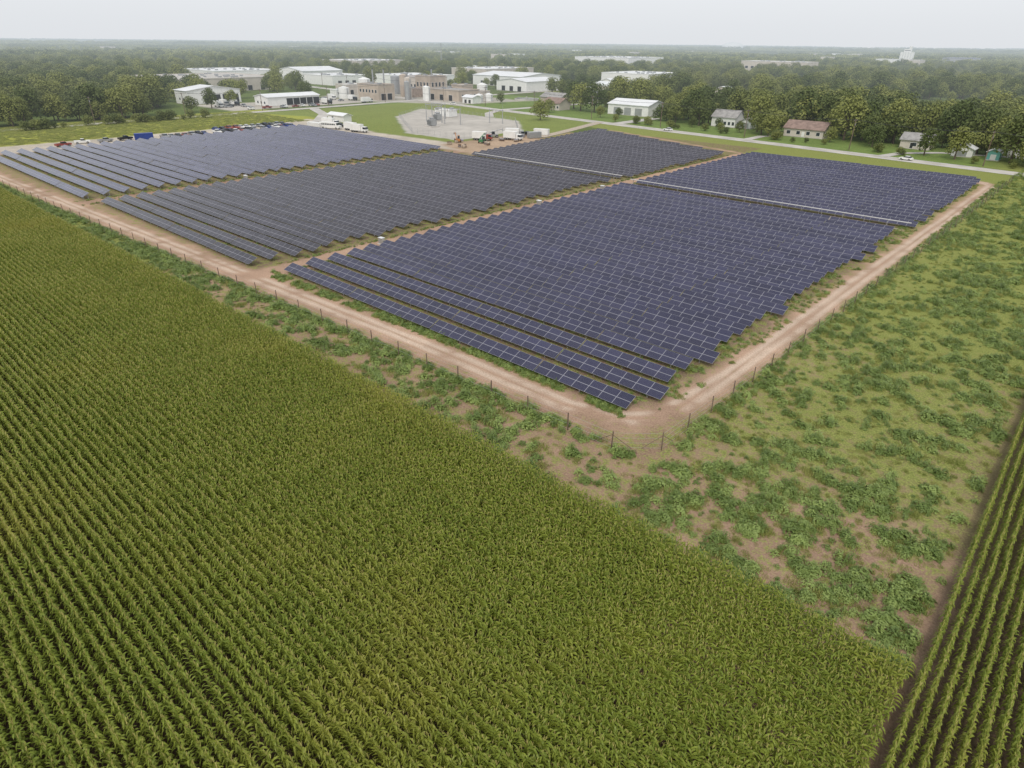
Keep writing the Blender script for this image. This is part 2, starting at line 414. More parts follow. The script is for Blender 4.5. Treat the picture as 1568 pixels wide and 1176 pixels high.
# ---------------------------------------------------------------- SOLAR ROWS
TILT=math.radians(25); MW=1.98; MH=1.06; GP=.022
def solar_row(x0,x1,yr,tbl=10,lowz=.65,gk='pv'):
    v=[];f=[];mi=[];tone=[];uvs=[]
    def addf(pts,m,t=0,uv=None):
        i=len(v); v.extend(pts); f.append(tuple(range(i,i+len(pts)))); mi.append(m); tone.append(t)
        uvs.extend(uv if uv else [(0,0)]*len(pts))
    W=2*MH+GP
    n=int((x1-x0)/(MW+GP)); x=x0; k=0; rowt=U(-.15,.15); rdt=U(-.02,.02)
    while k<n:
        m=min(tbl,n-k); xa=x; xb=x+m*(MW+GP)-GP
        if xb>x1+.5: break
        dt=rdt+U(-.014,.014); c,s=math.cos(TILT+dt),math.sin(TILT+dt); dz=U(-.06,.06); sl=U(-.003,.003)
        def Pp(px,u,o=0): return (px,yr+u*c-o*s,lowz+dz+u*s+o*c+(px-xa)*sl)
        T=.04
        A=[Pp(xa,0),Pp(xb,0),Pp(xb,W),Pp(xa,W)]; B=[Pp(xa,0,-T),Pp(xb,0,-T),Pp(xb,W,-T),Pp(xa,W,-T)]
        addf(A,0); addf(B[::-1],0)
        for i in range(4):
            j=(i+1)%4; addf([A[i],B[i],B[j],A[j]],0)
        fr=.026
        tb=U(.15,.6)+rowt
        for i in range(m):
            for r in range(2):
                ux=xa+i*(MW+GP); u0=r*(MH+GP)
                tt=min(1,max(0,tb+U(-.35,.35)))
                addf([Pp(ux+fr,u0+fr,.005),Pp(ux+MW-fr,u0+fr,.005),Pp(ux+MW-fr,u0+MH-fr,.005),Pp(ux+fr,u0+MH-fr,.005)],1,tt,[(0,0),(1,0),(1,1),(0,1)])
        nb=max(2,int(round((xb-xa)/4.2)))
        for i in range(nb):
            bx=xa+(i+.5)*(xb-xa)/nb
            for u,w in ((.45,.06),(W-.45,.06)):
                top=Pp(bx,u,-T-.06)
                pts0=[(bx-w,top[1]-w,-.1),(bx+w,top[1]-w,-.1),(bx+w,top[1]+w,-.1),(bx-w,top[1]+w,-.1)]
                pts1=[(a,b,top[2]) for a,b,_ in pts0]
                for q in range(4):
                    q2=(q+1)%4; addf([pts0[q],pts0[q2],pts1[q2],pts1[q]],2)
        for u in (.45,W-.45):
            a=Pp(xa,u-.04,-T-.01); b=Pp(xb,u-.04,-T-.01); c2=Pp(xb,u+.04,-T-.09); d=Pp(xa,u+.04,-T-.09)
            addf([a,b,c2,d],2)
        x=xb+.15; k+=m
    me=bpy.data.meshes.new('solar_panel_row'); me.from_pydata(v,[],f)
    for kk in ('frame',gk,'steel'): me.materials.append(M[kk])
    me.polygons.foreach_set('material_index',mi)
    a=me.attributes.new('tone','FLOAT','FACE'); a.data.foreach_set('value',np.array(tone,np.float32))
    uv=me.uv_layers.new(name='UVMap'); uv.data.foreach_set('uv',np.array(uvs,np.float32).ravel())
    o=bpy.data.objects.new('solar_panel_row',me); COL.objects.link(o)
def block(x0,x1,ys,f1=None,gk='pv',f0=None):
    for y in ys:
        b=x1 if f1 is None else f1(y); a=x0 if f0 is None else f0(y)
        if b-a>6: solar_row(a+U(-.3,.3),b,y,10,.65,gk)
ysR=[56.8,61.4,66.0]+list(np.arange(70.6,169,3.95))
block(-107.6,-31.7,ysR)
block(-106.8,-30.5,list(np.arange(174.6,254,3.95)))
ysM=[54.0,58.4]+list(np.arange(62.8,171.5,4.1))
block(-192,-114.0,ysM,None,'pvd')
block(-193,-112.5,list(np.arange(177.5,277,4.1)),lambda y:-113.0 if y<247 else -113-(y-247)/.34,'pvd',lambda y:-181-(y-178)*.12)
ysL=[52.4,57.5,62.5]+list(np.arange(67.5,178,4.6))
block(-303,-199.5,ysL,None,'pvl')
for nm,xa,xb,yy in (('cable_tray',-107,-31,171.6),('cable_tray',-176,-112,174.6)):
    mb=MB(); mb.box(((xa+xb)/2,yy,2.0),(xb-xa,.6,.10),'tray')
    x=xa+1
    while x<xb: mb.box((x,yy,.9),(.12,.12,2.0),'steel'); x+=5
    mb.obj(nm)
def inverter():
    mb=MB()
    mb.box((0,0,.1),(2.0,1.4,.2),'concrete'); mb.box((0,0,.95),(1.5,.9,1.5),'cream'); mb.box((0,0,1.75),(1.7,1.1,.1),'roofw')
    mb.box((-.38,-.47,.95),(.68,.04,1.3),'silver'); mb.box((.38,-.47,.95),(.68,.04,1.3),'silver'); mb.box((.9,0,.7),(.3,.6,1.0),'silver')
    return mb.mesh('inverter_cabinet')
iv=inverter()
for x,y in ((-110,81),(-109.5,132),(-196,96),(-109,160)):
    place('inverter_cabinet',iv,(x,y,0),0,.8)

def fence(name,pts,sp,h=2.1,r=.06,k='wood',wires=(2.0,1.4,.8,.2),wr=.010):
    mb=MB()
    for (ax,ay),(bx,by) in zip(pts[:-1],pts[1:]):
        L=math.hypot(bx-ax,by-ay); n=max(1,int(round(L/sp)))
        for i in range(n):
            q=i/n; x,y=ax+(bx-ax)*q,ay+(by-ay)*q
            mb.cyl((x,y,-.1),(x+U(-.06,.06),y+U(-.06,.06),h+U(-.1,.1)),r,r*.9,k,6)
        for wz in wires: mb.cyl((ax,ay,wz),(bx,by,wz),wr,wr,'steel',3,False)
    mb.cyl((*pts[-1],-.1),(*pts[-1],h),r,r,k,6)
    return mb.obj(name)
fp=[(-330,42.5)]+[(x,float(yf(x))) for x in (-280,-220,-182,-125,-76,-30.2)]+[(-26.2,53),(-25.6,80),(-25,130),(-24,190),(-23.5,262)]
fence('perimeter_fence',fp,5.8,2.2,.075)
mb=MB()
for a,b in (((-30.2,49.5),(-32.4,49.4)),((-26.2,53),(-26.1,55.2)),((-30.2,49.5),(-28.6,50.9)),((-26.2,53),(-27.8,51.6))):
    mb.cyl((*a,1.8),(*b,.1),.035,.035,'wood',6)
mb.obj('fence_brace')
fence('chain_link_fence',[(-250,207),(-219,207),(-223,251),(-250,279),(-334,287),(-309,247),(-250,207)],4,2.2,.05,'steel',(2.1,1.6,1.1,.6,.1),.02)

# ---------------------------------------------------------------- ROADS
def road(name,pts,w,k='asphalt',z=.06,lines=True):
    mb=MB(); n=len(pts)
    def off(i,o):
        a=Vector(pts[max(0,i-1)]);b=Vector(pts[min(n-1,i+1)]); d=(b-a).normalized(); return (pts[i][0]-d.y*o,pts[i][1]+d.x*o)
    for i in range(n-1):
        mb.quad([(*off(i,-w/2),z),(*off(i+1,-w/2),z),(*off(i+1,w/2),z),(*off(i,w/2),z)],k)
        if lines:
            for o,kk in ((-w/2+.4,'white'),(w/2-.4,'white'),(0,'yellow')):
                mb.quad([(*off(i,o-.08),z+.01),(*off(i+1,o-.08),z+.01),(*off(i+1,o+.08),z+.01),(*off(i,o+.08),z+.01)],kk)
    return mb.obj(name)
def yr(x): return 279-.137*x
road('county_road',[(x,yr(x)) for x in range(200,-1600,-100)],8.5,'concrete')
road('side_road',[(-383,-50),(-384,60),(-386,160),(-388,240),(-392,330),(-396,700)],8,'concrete',.08)
road('driveway',[(-70,yr(-70)),(-66,305),(-55,318),(-30,326),(40,330)],4,'concrete',.1,False)
road('driveway',[(-128,yr(-128)),(-128,316),(-122,322)],4,'concrete',.1,False)
road('driveway',[(-205,yr(-205)),(-205,350)],7,'concrete',.1,False)
road('access_road',[(-318,200),(-350,225),(-384,240)],6,'concrete',.1,False)
road('access_road',[(-300,yr(-300)),(-290,300),(-275,285)],5,'concrete',.1,False)
road('access_road',[(-198,238),(-203,262),(-215,yr(-215))],5,'gravelp',.1,False)
road('neighbourhood_road',[(-300,yr(-300)),(-290,420),(-280,700),(-200,1200)],7,'concrete',.08,False)

# ---------------------------------------------------------------- BUILDINGS
RECTS=[]
def building(name,x0,x1,y0,y1,h,wall='white',roof='roofw',kind='flat',rise=1.5,axis='y',doors=(),wins=(),pad=4):
    RECTS.append((x0-pad,x1+pad*3,y0-pad*3,y1+pad))
    cx,cy=(x0+x1)/2,(y0+y1)/2; w,d=x1-x0,y1-y0
    e=empty(name,(cx,cy,0))
    mb=MB(); mb.box((0,0,h/2),(w,d,h),wall); mb.box((0,0,.15),(w+.2,d+.2,.3),'concrete'); mb.obj('walls',e)
    mb=MB()
    if kind=='flat':
        mb.box((0,0,h+.12),(w+.4,d+.4,.24),roof)
        for s in (-1,1):
            mb.box((s*(w/2+.05),0,h+.45),(.3,d+.4,.42),wall); mb.box((0,s*(d/2+.05),h+.45),(w-.2,.3,.42),wall)
        for i in range(max(2,int(w*d/250))):
            mb.box((U(-.4,.4)*w,U(-.4,.4)*d,h+.8),(U(1.5,3),U(1.5,3),1.1),'silver')
    else:
        o=.6
        if axis=='y':
            pr=[(-w/2-o,h-.15),(0,h+rise),(w/2+o,h-.15),(w/2+o,h+.08),(0,h+rise+.25),(-w/2-o,h+.08)]
            mb.prism(pr,-d/2-o,d/2+o,roof)
            mg=MB(); mg.prism([(-w/2,h),(w/2,h),(0,h+rise-.05)],-d/2,d/2,wall); mg.obj('gable',e)
        else:
            pr=[(-d/2-o,h-.15),(0,h+rise),(d/2+o,h-.15),(d/2+o,h+.08),(0,h+rise+.25),(-d/2-o,h+.08)]
            mb.prism(pr,-w/2-o,w/2+o,roof); mb.v=[(y,-x,z) for x,y,z in mb.v]
            mg=MB(); mg.prism([(-d/2,h),(d/2,h),(0,h+rise-.05)],-w/2,w/2,wall); mg.v=[(y,-x,z) for x,y,z in mg.v]; mg.obj('gable',e)
    mb.obj('roof',e)
    mb=MB()
    for face,fr,dw,dh,z0,k in list(doors)+list(wins):
        for tk,g,kk in ((.04,.12,'white' if wall!='white' else 'silver'),(.08,0,k)):
            ww,hh=dw+g*2,dh+g*2
            if face=='E': mb.box((w/2+tk/2,-d/2+fr*d,z0+dh/2),(tk,ww,hh),kk)
            elif face=='W': mb.box((-w/2-tk/2,-d/2+fr*d,z0+dh/2),(tk,ww,hh),kk)
            elif face=='S': mb.box((-w/2+fr*w,-d/2-tk/2,z0+dh/2),(ww,tk,hh),kk)
            else: mb.box((-w/2+fr*w,d/2+tk/2,z0+dh/2),(ww,tk,hh),kk)
    if mb.v: mb.obj('doors_and_windows',e)
    return e
def bays(face,n,a,b,w,h,k='dark',z=.05): return [(face,a+(b-a)*(i+.5)/n,w,h,z,k) for i in range(n)]
building('garage_building',-476,-458,195,231,8.2,'white','roofw','gable',2.4,'x',bays('E',4,.28,.98,4.6,5.4),bays('S',2,.2,.8,1.5,1.2,'glassd',2.5))
building('garage_building',-430,-414,226,264,5.4,'white','roofw','gable',1.4,'y',bays('E',5,.35,1.0,4.4,4.2),bays('S',3,.1,.9,1.4,1.2,'glassd',1.5))
building('warehouse',-650,-560,232,318,9.5,'cream','concrete','flat',doors=bays('E',6,.1,.9,4,4),wins=bays('S',8,.05,.95,2,1.2,'glassd',4))
building('warehouse',-690,-640,392,440,10,'white','roofw','gable',3,'y',bays('E',3,.1,.9,4,4))
building('warehouse',-780,-700,330,400,9,'white','roofw','flat',doors=bays('E',3,.1,.9,4,4))
building('power_plant_building',-428,-404,306,320,10,'tan','roofg','flat',doors=bays('E',2,.1,.9,4,4.5),wins=bays('S',6,.05,.95,1.6,2.0,'glassd',5))
building('power_plant_building',-446,-431,318,342,7,'cream','concrete','flat',wins=bays('S',4,.05,.95,1.6,1.6,'glassd',3))
building('power_plant_building',-396,-360,342,362,7,'tan','roofg','flat',doors=bays('S',3,.1,.9,3.6,4),wins=bays('E',4,.1,.9,1.5,1.6,'glassd',3))
building('power_plant_building',-462,-430,368,396,12,'cream','roofg','flat',wins=bays('S',7,.05,.95,2,2.4,'glassd',5)+bays('E',5,.05,.95,2,2.4,'glassd',5))
building('power_plant_building',-425,-408,358,374,14,'tan','roofg','flat',wins=bays('S',4,.05,.95,1.6,3,'glassd',7)+bays('E',4,.05,.95,1.6,3,'glassd',7))
building('pump_house',-420,-410,342,352,6,'brick','concrete','flat',wins=bays('S',3,.05,.95,1.4,1.4,'glassd',2.5))
building('pump_house',-352,-342,338,346,4,'white','roofw','gable',1.2,'x',bays('S',2,.1,.9,2,2.4))
building('pump_house',-404,-392,376,388,8,'tan','concrete','flat',wins=bays('S',3,.05,.95,1.4,1.4,'glassd',3.5))
building('pump_house',-378,-366,372,380,5,'cream','roofg','flat',wins=bays('S',3,.05,.95,1.4,1.4,'glassd',2.5))
building('pump_house',-455,-447,300,310,5,'white','roofw','flat',wins=bays('E',3,.05,.95,1.4,1.4,'glassd',2.5))
building('pump_house',-480,-466,322,340,7,'cream','roofw','flat',doors=bays('E',2,.1,.9,3,3.4))
building('warehouse',-505,-440,500,560,9,'white','roofw','gable',2.5,'x',bays('S',4,.1,.9,4,4))
building('warehouse',-560,-500,420,470,9,'white','roofw','flat',doors=bays('E',4,.1,.9,4,4))
building('warehouse',-430,-395,455,500,8,'white','roofw','gable',2.,'y',bays('S',3,.1,.9,4,4))
building('warehouse',-600,-545,560,640,11,'cream','roofw','flat')
building('warehouse',-420,-365,600,660,11,'white','roofw','flat')
building('warehouse',-350,-318,480,520,7,'cream','roofw','gable',2,'x',bays('S',3,.1,.9,4,4))
building('warehouse',-620,-570,380,420,8,'white','roofw','flat',doors=bays('E',4,.1,.9,4,4))
building('warehouse',-860,-780,560,640,14,'cream','roofw','flat')
building('warehouse',-690,-590,910,1010,18,'white','roofw','flat',wins=bays('S',8,.05,.95,4,3,'glassd',9))
building('warehouse',-430,-340,945,985,17.5,'cream','roofw','flat',wins=bays('S',10,.05,.95,4,3,'glassd',9))
building('warehouse',-300,-250,1500,1560,19,'silver','blue','flat')
building('metal_shed',-240,-212,352,371,5.8,'white','roofw','gable',2.4,'x',bays('S',3,.1,.9,4.5,4,'silver'),bays('E',2,.2,.8,1.2,1.2,'glassd',1.5))
building('house',-165,-152,338,348,4.6,'white','roofg','gable',3.2,'x',[('S',.4,1.1,2.1,.3,'dark')],bays('S',3,.5,1,1.1,1.4,'glassd',1.2)+bays('E',2,.1,.9,1.1,1.4,'glassd',1.2))
building('house',-150,-144,339,346,3,'white','roofg','gable',1.8,'y',[('S',.5,3.2,2.4,.1,'silver')])
building('house',-122,-104,326,337,3.6,'cream','roofb','gable',3.0,'x',[('S',.5,1.1,2.1,.3,'white')],bays('S',4,.0,1,1.6,1.4,'glassd',1.2)+bays('E',2,.1,.9,1.3,1.3,'glassd',1.2))
building('house',-71,-60,322,331,3.4,'cream','roofg','gable',2.4,'x',[('S',.4,1.1,2.1,.3,'dark')],bays('S',3,.4,1,1.3,1.3,'glassd',1.2))
building('house',-50,-43,312,318,3.0,'white','roofw','gable',1.6,'y',[('S',.5,3,2.2,.1,'silver')],pad=2)
building('house',-34,-22,330,339,4.2,'white','roofg','gable',2.8,'x',[('S',.4,1.1,2.1,.3,'dark')],bays('S',3,.4,1,1.3,1.3,'glassd',1.2))
building('garden_shed',-38,-34,310,315,3,'teal','roofw','gable',1.2,'y',[('S',.5,1.6,2,.1,'white')],pad=2)
building('house',-310,-292,372,384,5,'tan','roofg','gable',2.5,'x',[('S',.4,1.1,2.1,.3,'dark')],bays('S',3,.4,1,1.3,1.3,'glassd',1.2))
building('house',-285,-272,345,356,4,'cream','roofb','gable',2.8,'x',[('S',.4,1.1,2.1,.3,'dark')],bays('S',3,.4,1,1.3,1.3,'glassd',1.2))
for i in range(40):
    a=U(.05,1.5); r=U(420,1100); x,y=-r*math.cos(a),r*math.sin(a)+60
    if y<360: continue
    if any(q[0]-15<x<q[1]+15 and q[2]-15<y<q[3]+15 for q in RECTS): continue
    building('house',x,x+U(11,20),y,y+U(9,14),U(4,7),random.choice(('white','cream','brick')),random.choice(('roofg','roofw','roofw')),'gable',3,random.choice('xy'),[('S',.4,1.1,2.1,.3,'dark')],bays('S',3,.4,1,1.3,1.3,'glassd',1.2),pad=6)
def tank(name,x,y,r,h,k='white'):
    mb=MB(); mb.cyl((0,0,0),(0,0,h),r,r,k,20); 
    mb.cyl((0,0,h),(0,0,h+r*.3),r*1.02,r*.15,k,20); mb.cyl((0,0,h+r*.3),(0,0,h+r*.3+.5),r*.15,r*.15,'steel',8)
    mb.box((r+.15,0,h/2),(.3,.5,h),'steel'); mb.cyl((0,0,h*.5),(0,0,h*.5+.25),r*1.015,r*1.015,'steel',20)
    o=mb.obj(name); o.location=(x,y,0); RECTS.append((x-r-3,x+r+8,y-r-12,y+r+3))
for x,y,r,h,k in ((-403,332,2.6,14,'cream'),(-398,327,1.8,12,'silver'),(-425,346,2.6,15,'tan'),(-430,352,2.2,16,'silver'),(-352,354,3,4.5,'white'),(-352,364,3,4.5,'white'),(-440,302,4,7,'white'),(-480,350,5,10,'white'),(-380,386,4,9,'white'),(-388,336,2.2,9,'white'),(-383,333,2.2,9,'white'),(-450,358,3.5,13,'silver')):
    tank('storage_tank',x,y,r,h,k)
def basin(x,y,r):
    mb=MB(); mb.cyl((0,0,0),(0,0,1.2),r,r,'concrete',28,False); mb.cyl((0,0,1.2),(0,0,0),r-.4,r-.4,'concrete',28,False)
    n=28
    for i in range(n):
        a,b=2*math.pi*i/n,2*math.pi*(i+1)/n
        mb.quad([(r*math.cos(a),r*math.sin(a),1.2),(r*math.cos(b),r*math.sin(b),1.2),((r-.4)*math.cos(b),(r-.4)*math.sin(b),1.2),((r-.4)*math.cos(a),(r-.4)*math.sin(a),1.2)],'concrete')
    mb.quad([((r-.4)*math.cos(2*math.pi*i/n),(r-.4)*math.sin(2*math.pi*i/n),.8) for i in range(n)],'water')
    mb.box((0,0,1.45),(2*r,.8,.15),'steel'); mb.cyl((0,0,.2),(0,0,2.4),.5,.5,'concrete',10)
    o=mb.obj('settling_basin'); o.location=(x,y,0); RECTS.append((x-r-3,x+r+8,y-r-12,y+r+3))
for x,y,r in ((-340,392,9),(-318,404,9)): basin(x,y,r)
for x,y in ((-436,326),(-428,330),(-415,366)):
    mb=MB(); mb.cyl((0,0,0),(0,0,19),.7,.5,'silver',10); mb.cyl((0,0,19),(0,0,19.4),.7,.7,'dark',10); mb.box((0,0,1),(2.4,2.4,2),'concrete'); o=mb.obj('exhaust_stack'); o.location=(x,y,0)
mb=MB()
for i in range(5): mb.cyl((i*9,0,0),(i*9,0,38),5,5,'white',16); mb.cyl((i*9,10,0),(i*9,10,38),5,5,'white',16)
mb.box((18,5,42),(24,10,8),'white'); mb.box((26,5,49),(9,8,8),'white'); mb.box((18,-.3,42),(20,.2,1.5),'glassd')
o=mb.obj('grain_elevator'); o.location=(-404,1640,0); o.scale=(.55,.6,.70)
mb=MB()
for i in range(6):
    a0,a1=i/6*1.57,(i+1)/6*1.57
    mb.cyl((0,0,55*math.sin(a0)*.35),(0,0,55*math.sin(a1)*.35),55*math.cos(a0),55*math.cos(a1)+.01,'white',24,False)
mb.cyl((0,0,-20),(0,0,0),55,55,'white',24,False)
o=mb.obj('domed_storage_building'); o.location=(-1700,3600,28)

# ---------------------------------------------------------------- SUBSTATION
def gantry(x,y,w,h,rz):
    mb=MB()
    for s in (-1,1):
        for q in (-.25,.25): mb.cyl((s*w/2+q,0,0),(s*w/2,0,h),.14,.1,'steel',5)
    mb.box((0,0,h-.5),(w+1,.35,.35),'steel')
    for i in range(3):
        xx=(i-1)*w*.3; mb.cyl((xx,0,h-.6),(xx,0,h-1.8),.12,.12,'brick',6)
    mb.cyl((w/2,0,h),(w/2,0,h+3),.06,.03,'steel',5)
    o=mb.obj('substation_gantry'); o.location=(x,y,0); o.rotation_euler[2]=rz
for x,y,w,h in ((-262,244,10,8),(-275,243,10,9),(-288,258,9,8),(-250,264,8,7)): gantry(x,y,w,h,.2)
for x,y in ((-262,230),(-280,250)):
    mb=MB(); mb.box((0,0,.2),(6,5,.4),'concrete'); mb.box((0,0,2),(3.4,2.2,2.8),'silver')
    for i in range(6): mb.box((-1.5+i*.6,1.5,2),(.15,.8,2.2),'silver'); mb.box((-1.5+i*.6,-1.5,2),(.15,.8,2.2),'silver')
    for i in range(3): mb.cyl((-1+i,0,3.4),(-1+i,.3,4.8),.18,.1,'brick',6)
    mb.cyl((-2,0,4),(1.6,0,4),.4,.4,'silver',8)
    o=mb.obj('transformer'); o.location=(x,y,0)
building('control_building',-300,-288,266,272,3.4,'white','roofw','flat',doors=[('S',.3,1.2,2.1,.2,'silver'),('S',.7,1.2,2.1,.2,'silver')],pad=1)
building('control_building',-320,-306,208,213,3.2,'white','roofw','gable',1,'x',doors=[('S',.3,1.2,2.1,.2,'dark')],pad=1)
def pole_mesh(h=12,arm=2.6):
    mb=MB(); mb.cyl((0,0,0),(0,0,h),.19,.12,'wood',7); mb.box((0,0,h-.7),(arm,.14,.16),'wood')
    for i in (-1,-.45,.45,1): mb.cyl((i*arm*.46,0,h-.62),(i*arm*.46,0,h-.32),.05,.05,'silver',5)
    mb.cyl((.32,0,h-2.6),(.32,0,h-1.7),.22,.22,'silver',8)
    return mb.mesh('utility_pole')
pm=pole_mesh()
pl=[(x,yr(x)+8.5) for x in range(60,-700,-48)]
for x,y in pl: place('utility_pole',pm,(x,y,0),1.57-.137)
pl2=[(-392,y) for y in range(-20,330,46)]
for x,y in pl2: place('utility_pole',pm,(x,y,0),0)
def wires(name,pts,h=11.6,offs=(-1.2,-.5,.5,1.2),dirx=False):
    mb=MB()
    for (ax,ay),(bx,by) in zip(pts[:-1],pts[1:]):
        for o in offs:
            ox,oy=(o,0) if dirx else (0,o)
            pr=None
            for i in range(7):
                q=i/6; p=(ax+(bx-ax)*q+ox,ay+(by-ay)*q+oy,h-1.0*4*q*(1-q))
                if pr: mb.cyl(pr,p,.02,.02,'black',3,False)
                pr=p
    mb.obj(name)
wires('power_line',pl); wires('power_line',pl2,dirx=True)
mb=MB()
for a in range(3):
    t=a*2.094; mb.cyl((1.5*math.cos(t),1.5*math.sin(t),0),(.4*math.cos(t),.4*math.sin(t),36),.18,.1,'steel',5)
for i in range(16):
    for a in range(3):
        t0,t1=a*2.094,(a+1)*2.094; r0=1.5-1.1*i/16; r1=1.5-1.1*(i+1)/16
        mb.cyl((r0*math.cos(t0),r0*math.sin(t0),i*2.25),(r1*math.cos(t1),r1*math.sin(t1),i*2.25+2.25),.07,.07,'steel',4)
o=mb.obj('radio_mast'); o.location=(-710,645,0)

# ---------------------------------------------------------------- VEHICLES
def wheels(mb,xs,w,r=.36):
    for x in xs:
        for s in (-1,1): mb.cyl((x,s*(w/2-.22),r),(x,s*(w/2+.01),r),r,r,'rubber',12); mb.cyl((x,s*(w/2+.005),r),(x,s*(w/2+.025),r),r*.5,r*.5,'silver',8)
def car_mesh(k,kind='car'):
    mb=MB(); w=1.85
    if kind=='car':
        mb.prism([(-2.25,.35),(2.25,.35),(2.3,.7),(2.1,.85),(1.1,.98),(-1.9,1.0),(-2.25,.9)],-w/2,w/2,k)
        mb.prism([(-1.85,.985),(1.05,.965),(.35,1.42),(-1.2,1.45)],-w/2+.14,w/2-.14,'glassd')
        mb.prism([(-1.2,1.44),(.35,1.41),(.25,1.48),(-1.1,1.5)],-w/2+.16,w/2-.16,k)
        wheels(mb,(-1.4,1.4),w)
    elif kind=='pickup':
        w=2.0
        mb.prism([(-2.8,.5),(2.8,.5),(2.85,.9),(2.7,1.15),(1.3,1.22),(-.5,1.22),(-.5,.75),(-2.7,.75),(-2.8,.7)],-w/2,w/2,k)
        for s in (-1,1): mb.box((-1.65,s*(w/2-.06),1.0),(2.3,.12,.5),k)
        mb.box((-2.78,0,1.0),(.1,w-.02,.5),k)
        mb.prism([(-.5,1.2),(1.3,1.2),(.75,1.75),(-.45,1.78)],-w/2+.12,w/2-.12,'glassd')
        mb.prism([(-.45,1.77),(.75,1.74),(.7,1.83),(-.4,1.86)],-w/2+.14,w/2-.14,k)
        wheels(mb,(-1.8,1.8),w,.42)
    elif kind=='truck':
        w=2.5
        mb.box((-1.2,0,2.2),(6.2,w,2.7),'white'); mb.box((-.2,0,.75),(8.4,.9,.25),'black')
        mb.prism([(2.1,.7),(4.4,.7),(4.5,1.5),(4.0,2.5),(2.1,2.6)],-w/2+.1,w/2-.1,k)
        mb.prism([(3.0,1.62),(4.48,1.55),(4.08,2.4),(3.0,2.45)],-w/2+.06,w/2-.06,'glassd')
        wheels(mb,(-3.2,-2.1,3.3),w,.5)
    elif kind=='bus':
        w=2.5
        mb.prism([(-5.5,.6),(4.2,.6),(5.6,.7),(5.6,1.6),(4.3,1.8),(4.1,3.0),(-5.4,3.05)],-w/2,w/2,k)
        for s in (-1,1):
            for i in range(9): mb.box((-4.9+i*1.0,s*(w/2+.01),2.2),(.75,.03,.6),'glassd')
        mb.box((4.3,0,2.4),(.1,2.1,.9),'glassd'); wheels(mb,(-3.6,3.9),w,.5)
    elif kind=='telehandler':
        mb.prism([(-2.2,.6),(2.2,.6),(2.3,1.2),(.8,1.4),(-2.2,1.5)],-.9,.9,k); mb.prism([(-.8,1.4),(.7,1.4),(.5,2.6),(-.6,2.6)],-.9,-.05,'glassd')
        mb.box((-.05,-.48,2.65),(1.3,.95,.1),k); mb.cyl((-2.0,.5,1.8),(4.2,.5,3.4),.22,.16,k,6); mb.box((4.5,.5,3.0),(.2,1.2,.8),'steel'); mb.box((5.0,.3,2.65),(1.1,.12,.08),'steel'); mb.box((5.0,.8,2.65),(1.1,.12,.08),'steel')
        wheels(mb,(-1.5,1.5),2.3,.65)
    elif kind=='excavator':
        for s in (-1,1):
            mb.prism([(-1.9,.1),(1.9,.1),(2.2,.5),(1.9,.9),(-1.9,.9),(-2.2,.5)],s*1.1-.3,s*1.1+.3,'rubber')
        mb.prism([(-2.3,1.0),(1.6,1.0),(1.6,1.7),(-2.0,2.3),(-2.4,2.0)],-1.3,1.3,k); mb.prism([(.1,1.7),(1.7,1.7),(1.5,3.0),(.1,3.0)],.3,1.25,'glassd')
        mb.cyl((1.2,-.2,1.6),(4.0,-.2,5.0),.3,.22,k,6); mb.cyl((4.0,-.2,5.0),(6.2,-.2,2.2),.22,.16,k,6); mb.prism([(5.6,1.0),(6.6,1.2),(6.5,2.3),(5.9,2.2)],-.8,.4,'steel')
    return mb.mesh(kind)
cm={}
def veh(name,kind,k,x,y,rz):
    key=(kind,k)
    if key not in cm: cm[key]=car_mesh(k,kind)
    place(name,cm[key],(x,y,.03),rz)
cols=('black','silver','white','red','blue','black','white','silver','black')
for i in range(22):
    if i in (7,15): continue
    kd=random.choice(('car','pickup','car')); veh('parked_car' if kd=='car' else 'pickup_truck',kd,random.choice(cols),-308+U(-.5,.5),118+i*2.9,U(-.08,.08))
for i in range(12):
    kd=random.choice(('car','pickup')); veh('parked_car' if kd=='car' else 'pickup_truck',kd,random.choice(cols),-319+U(-.5,.5),146+i*3.1,U(-.1,.1))
for x,y in ((-312,96),(-314,88),(-310,80),(-313,104)):
    veh('pickup_truck','pickup',random.choice(cols),x,y,U(1.3,1.8))
for i in range(44):
    x,y=U(-450,-398),U(200,300)
    if any(a-1<x<b-8 and c+10<y<d+1 for a,b,c,d in RECTS): continue
    kd=random.choice(('car','pickup','truck')); veh({'car':'parked_car','pickup':'pickup_truck','truck':'box_truck'}[kd],kd,random.choice(('black','silver','white','red','white','silver')),x,y,random.choice((0,1.57))+U(-.1,.1))
for x,y,kd,k,rz in ((-288,188,'bus','white',.35),(-276,192,'truck','orange',.2),(-300,196,'truck','white',.4),(-268,190,'truck','white',.3),(-292,196,'pickup','black',.3)):
    veh({'bus':'bus','truck':'box_truck','pickup':'pickup_truck'}[kd],kd,k,x,y,rz)
for x,y,kd,k,rz in ((-209,212,'truck','red',.5),(-212,222,'telehandler','silver',1.),(-203,206,'telehandler','green',2.),(-207,231,'truck','silver',.6),(-200,222,'truck','white',.2),(-204,226,'pickup','white',.9),(-206,238,'pickup','black',.1),(-212,200,'telehandler','orange',2.5)):
    veh({'excavator':'excavator','telehandler':'telehandler','truck':'box_truck','pickup':'pickup_truck'}[kd],kd,k,x,y,rz)
for x,y in ((-170,302.5),(-60,287.5),(-350,yr(-350))): veh('car','car','white',x,y,3.0)
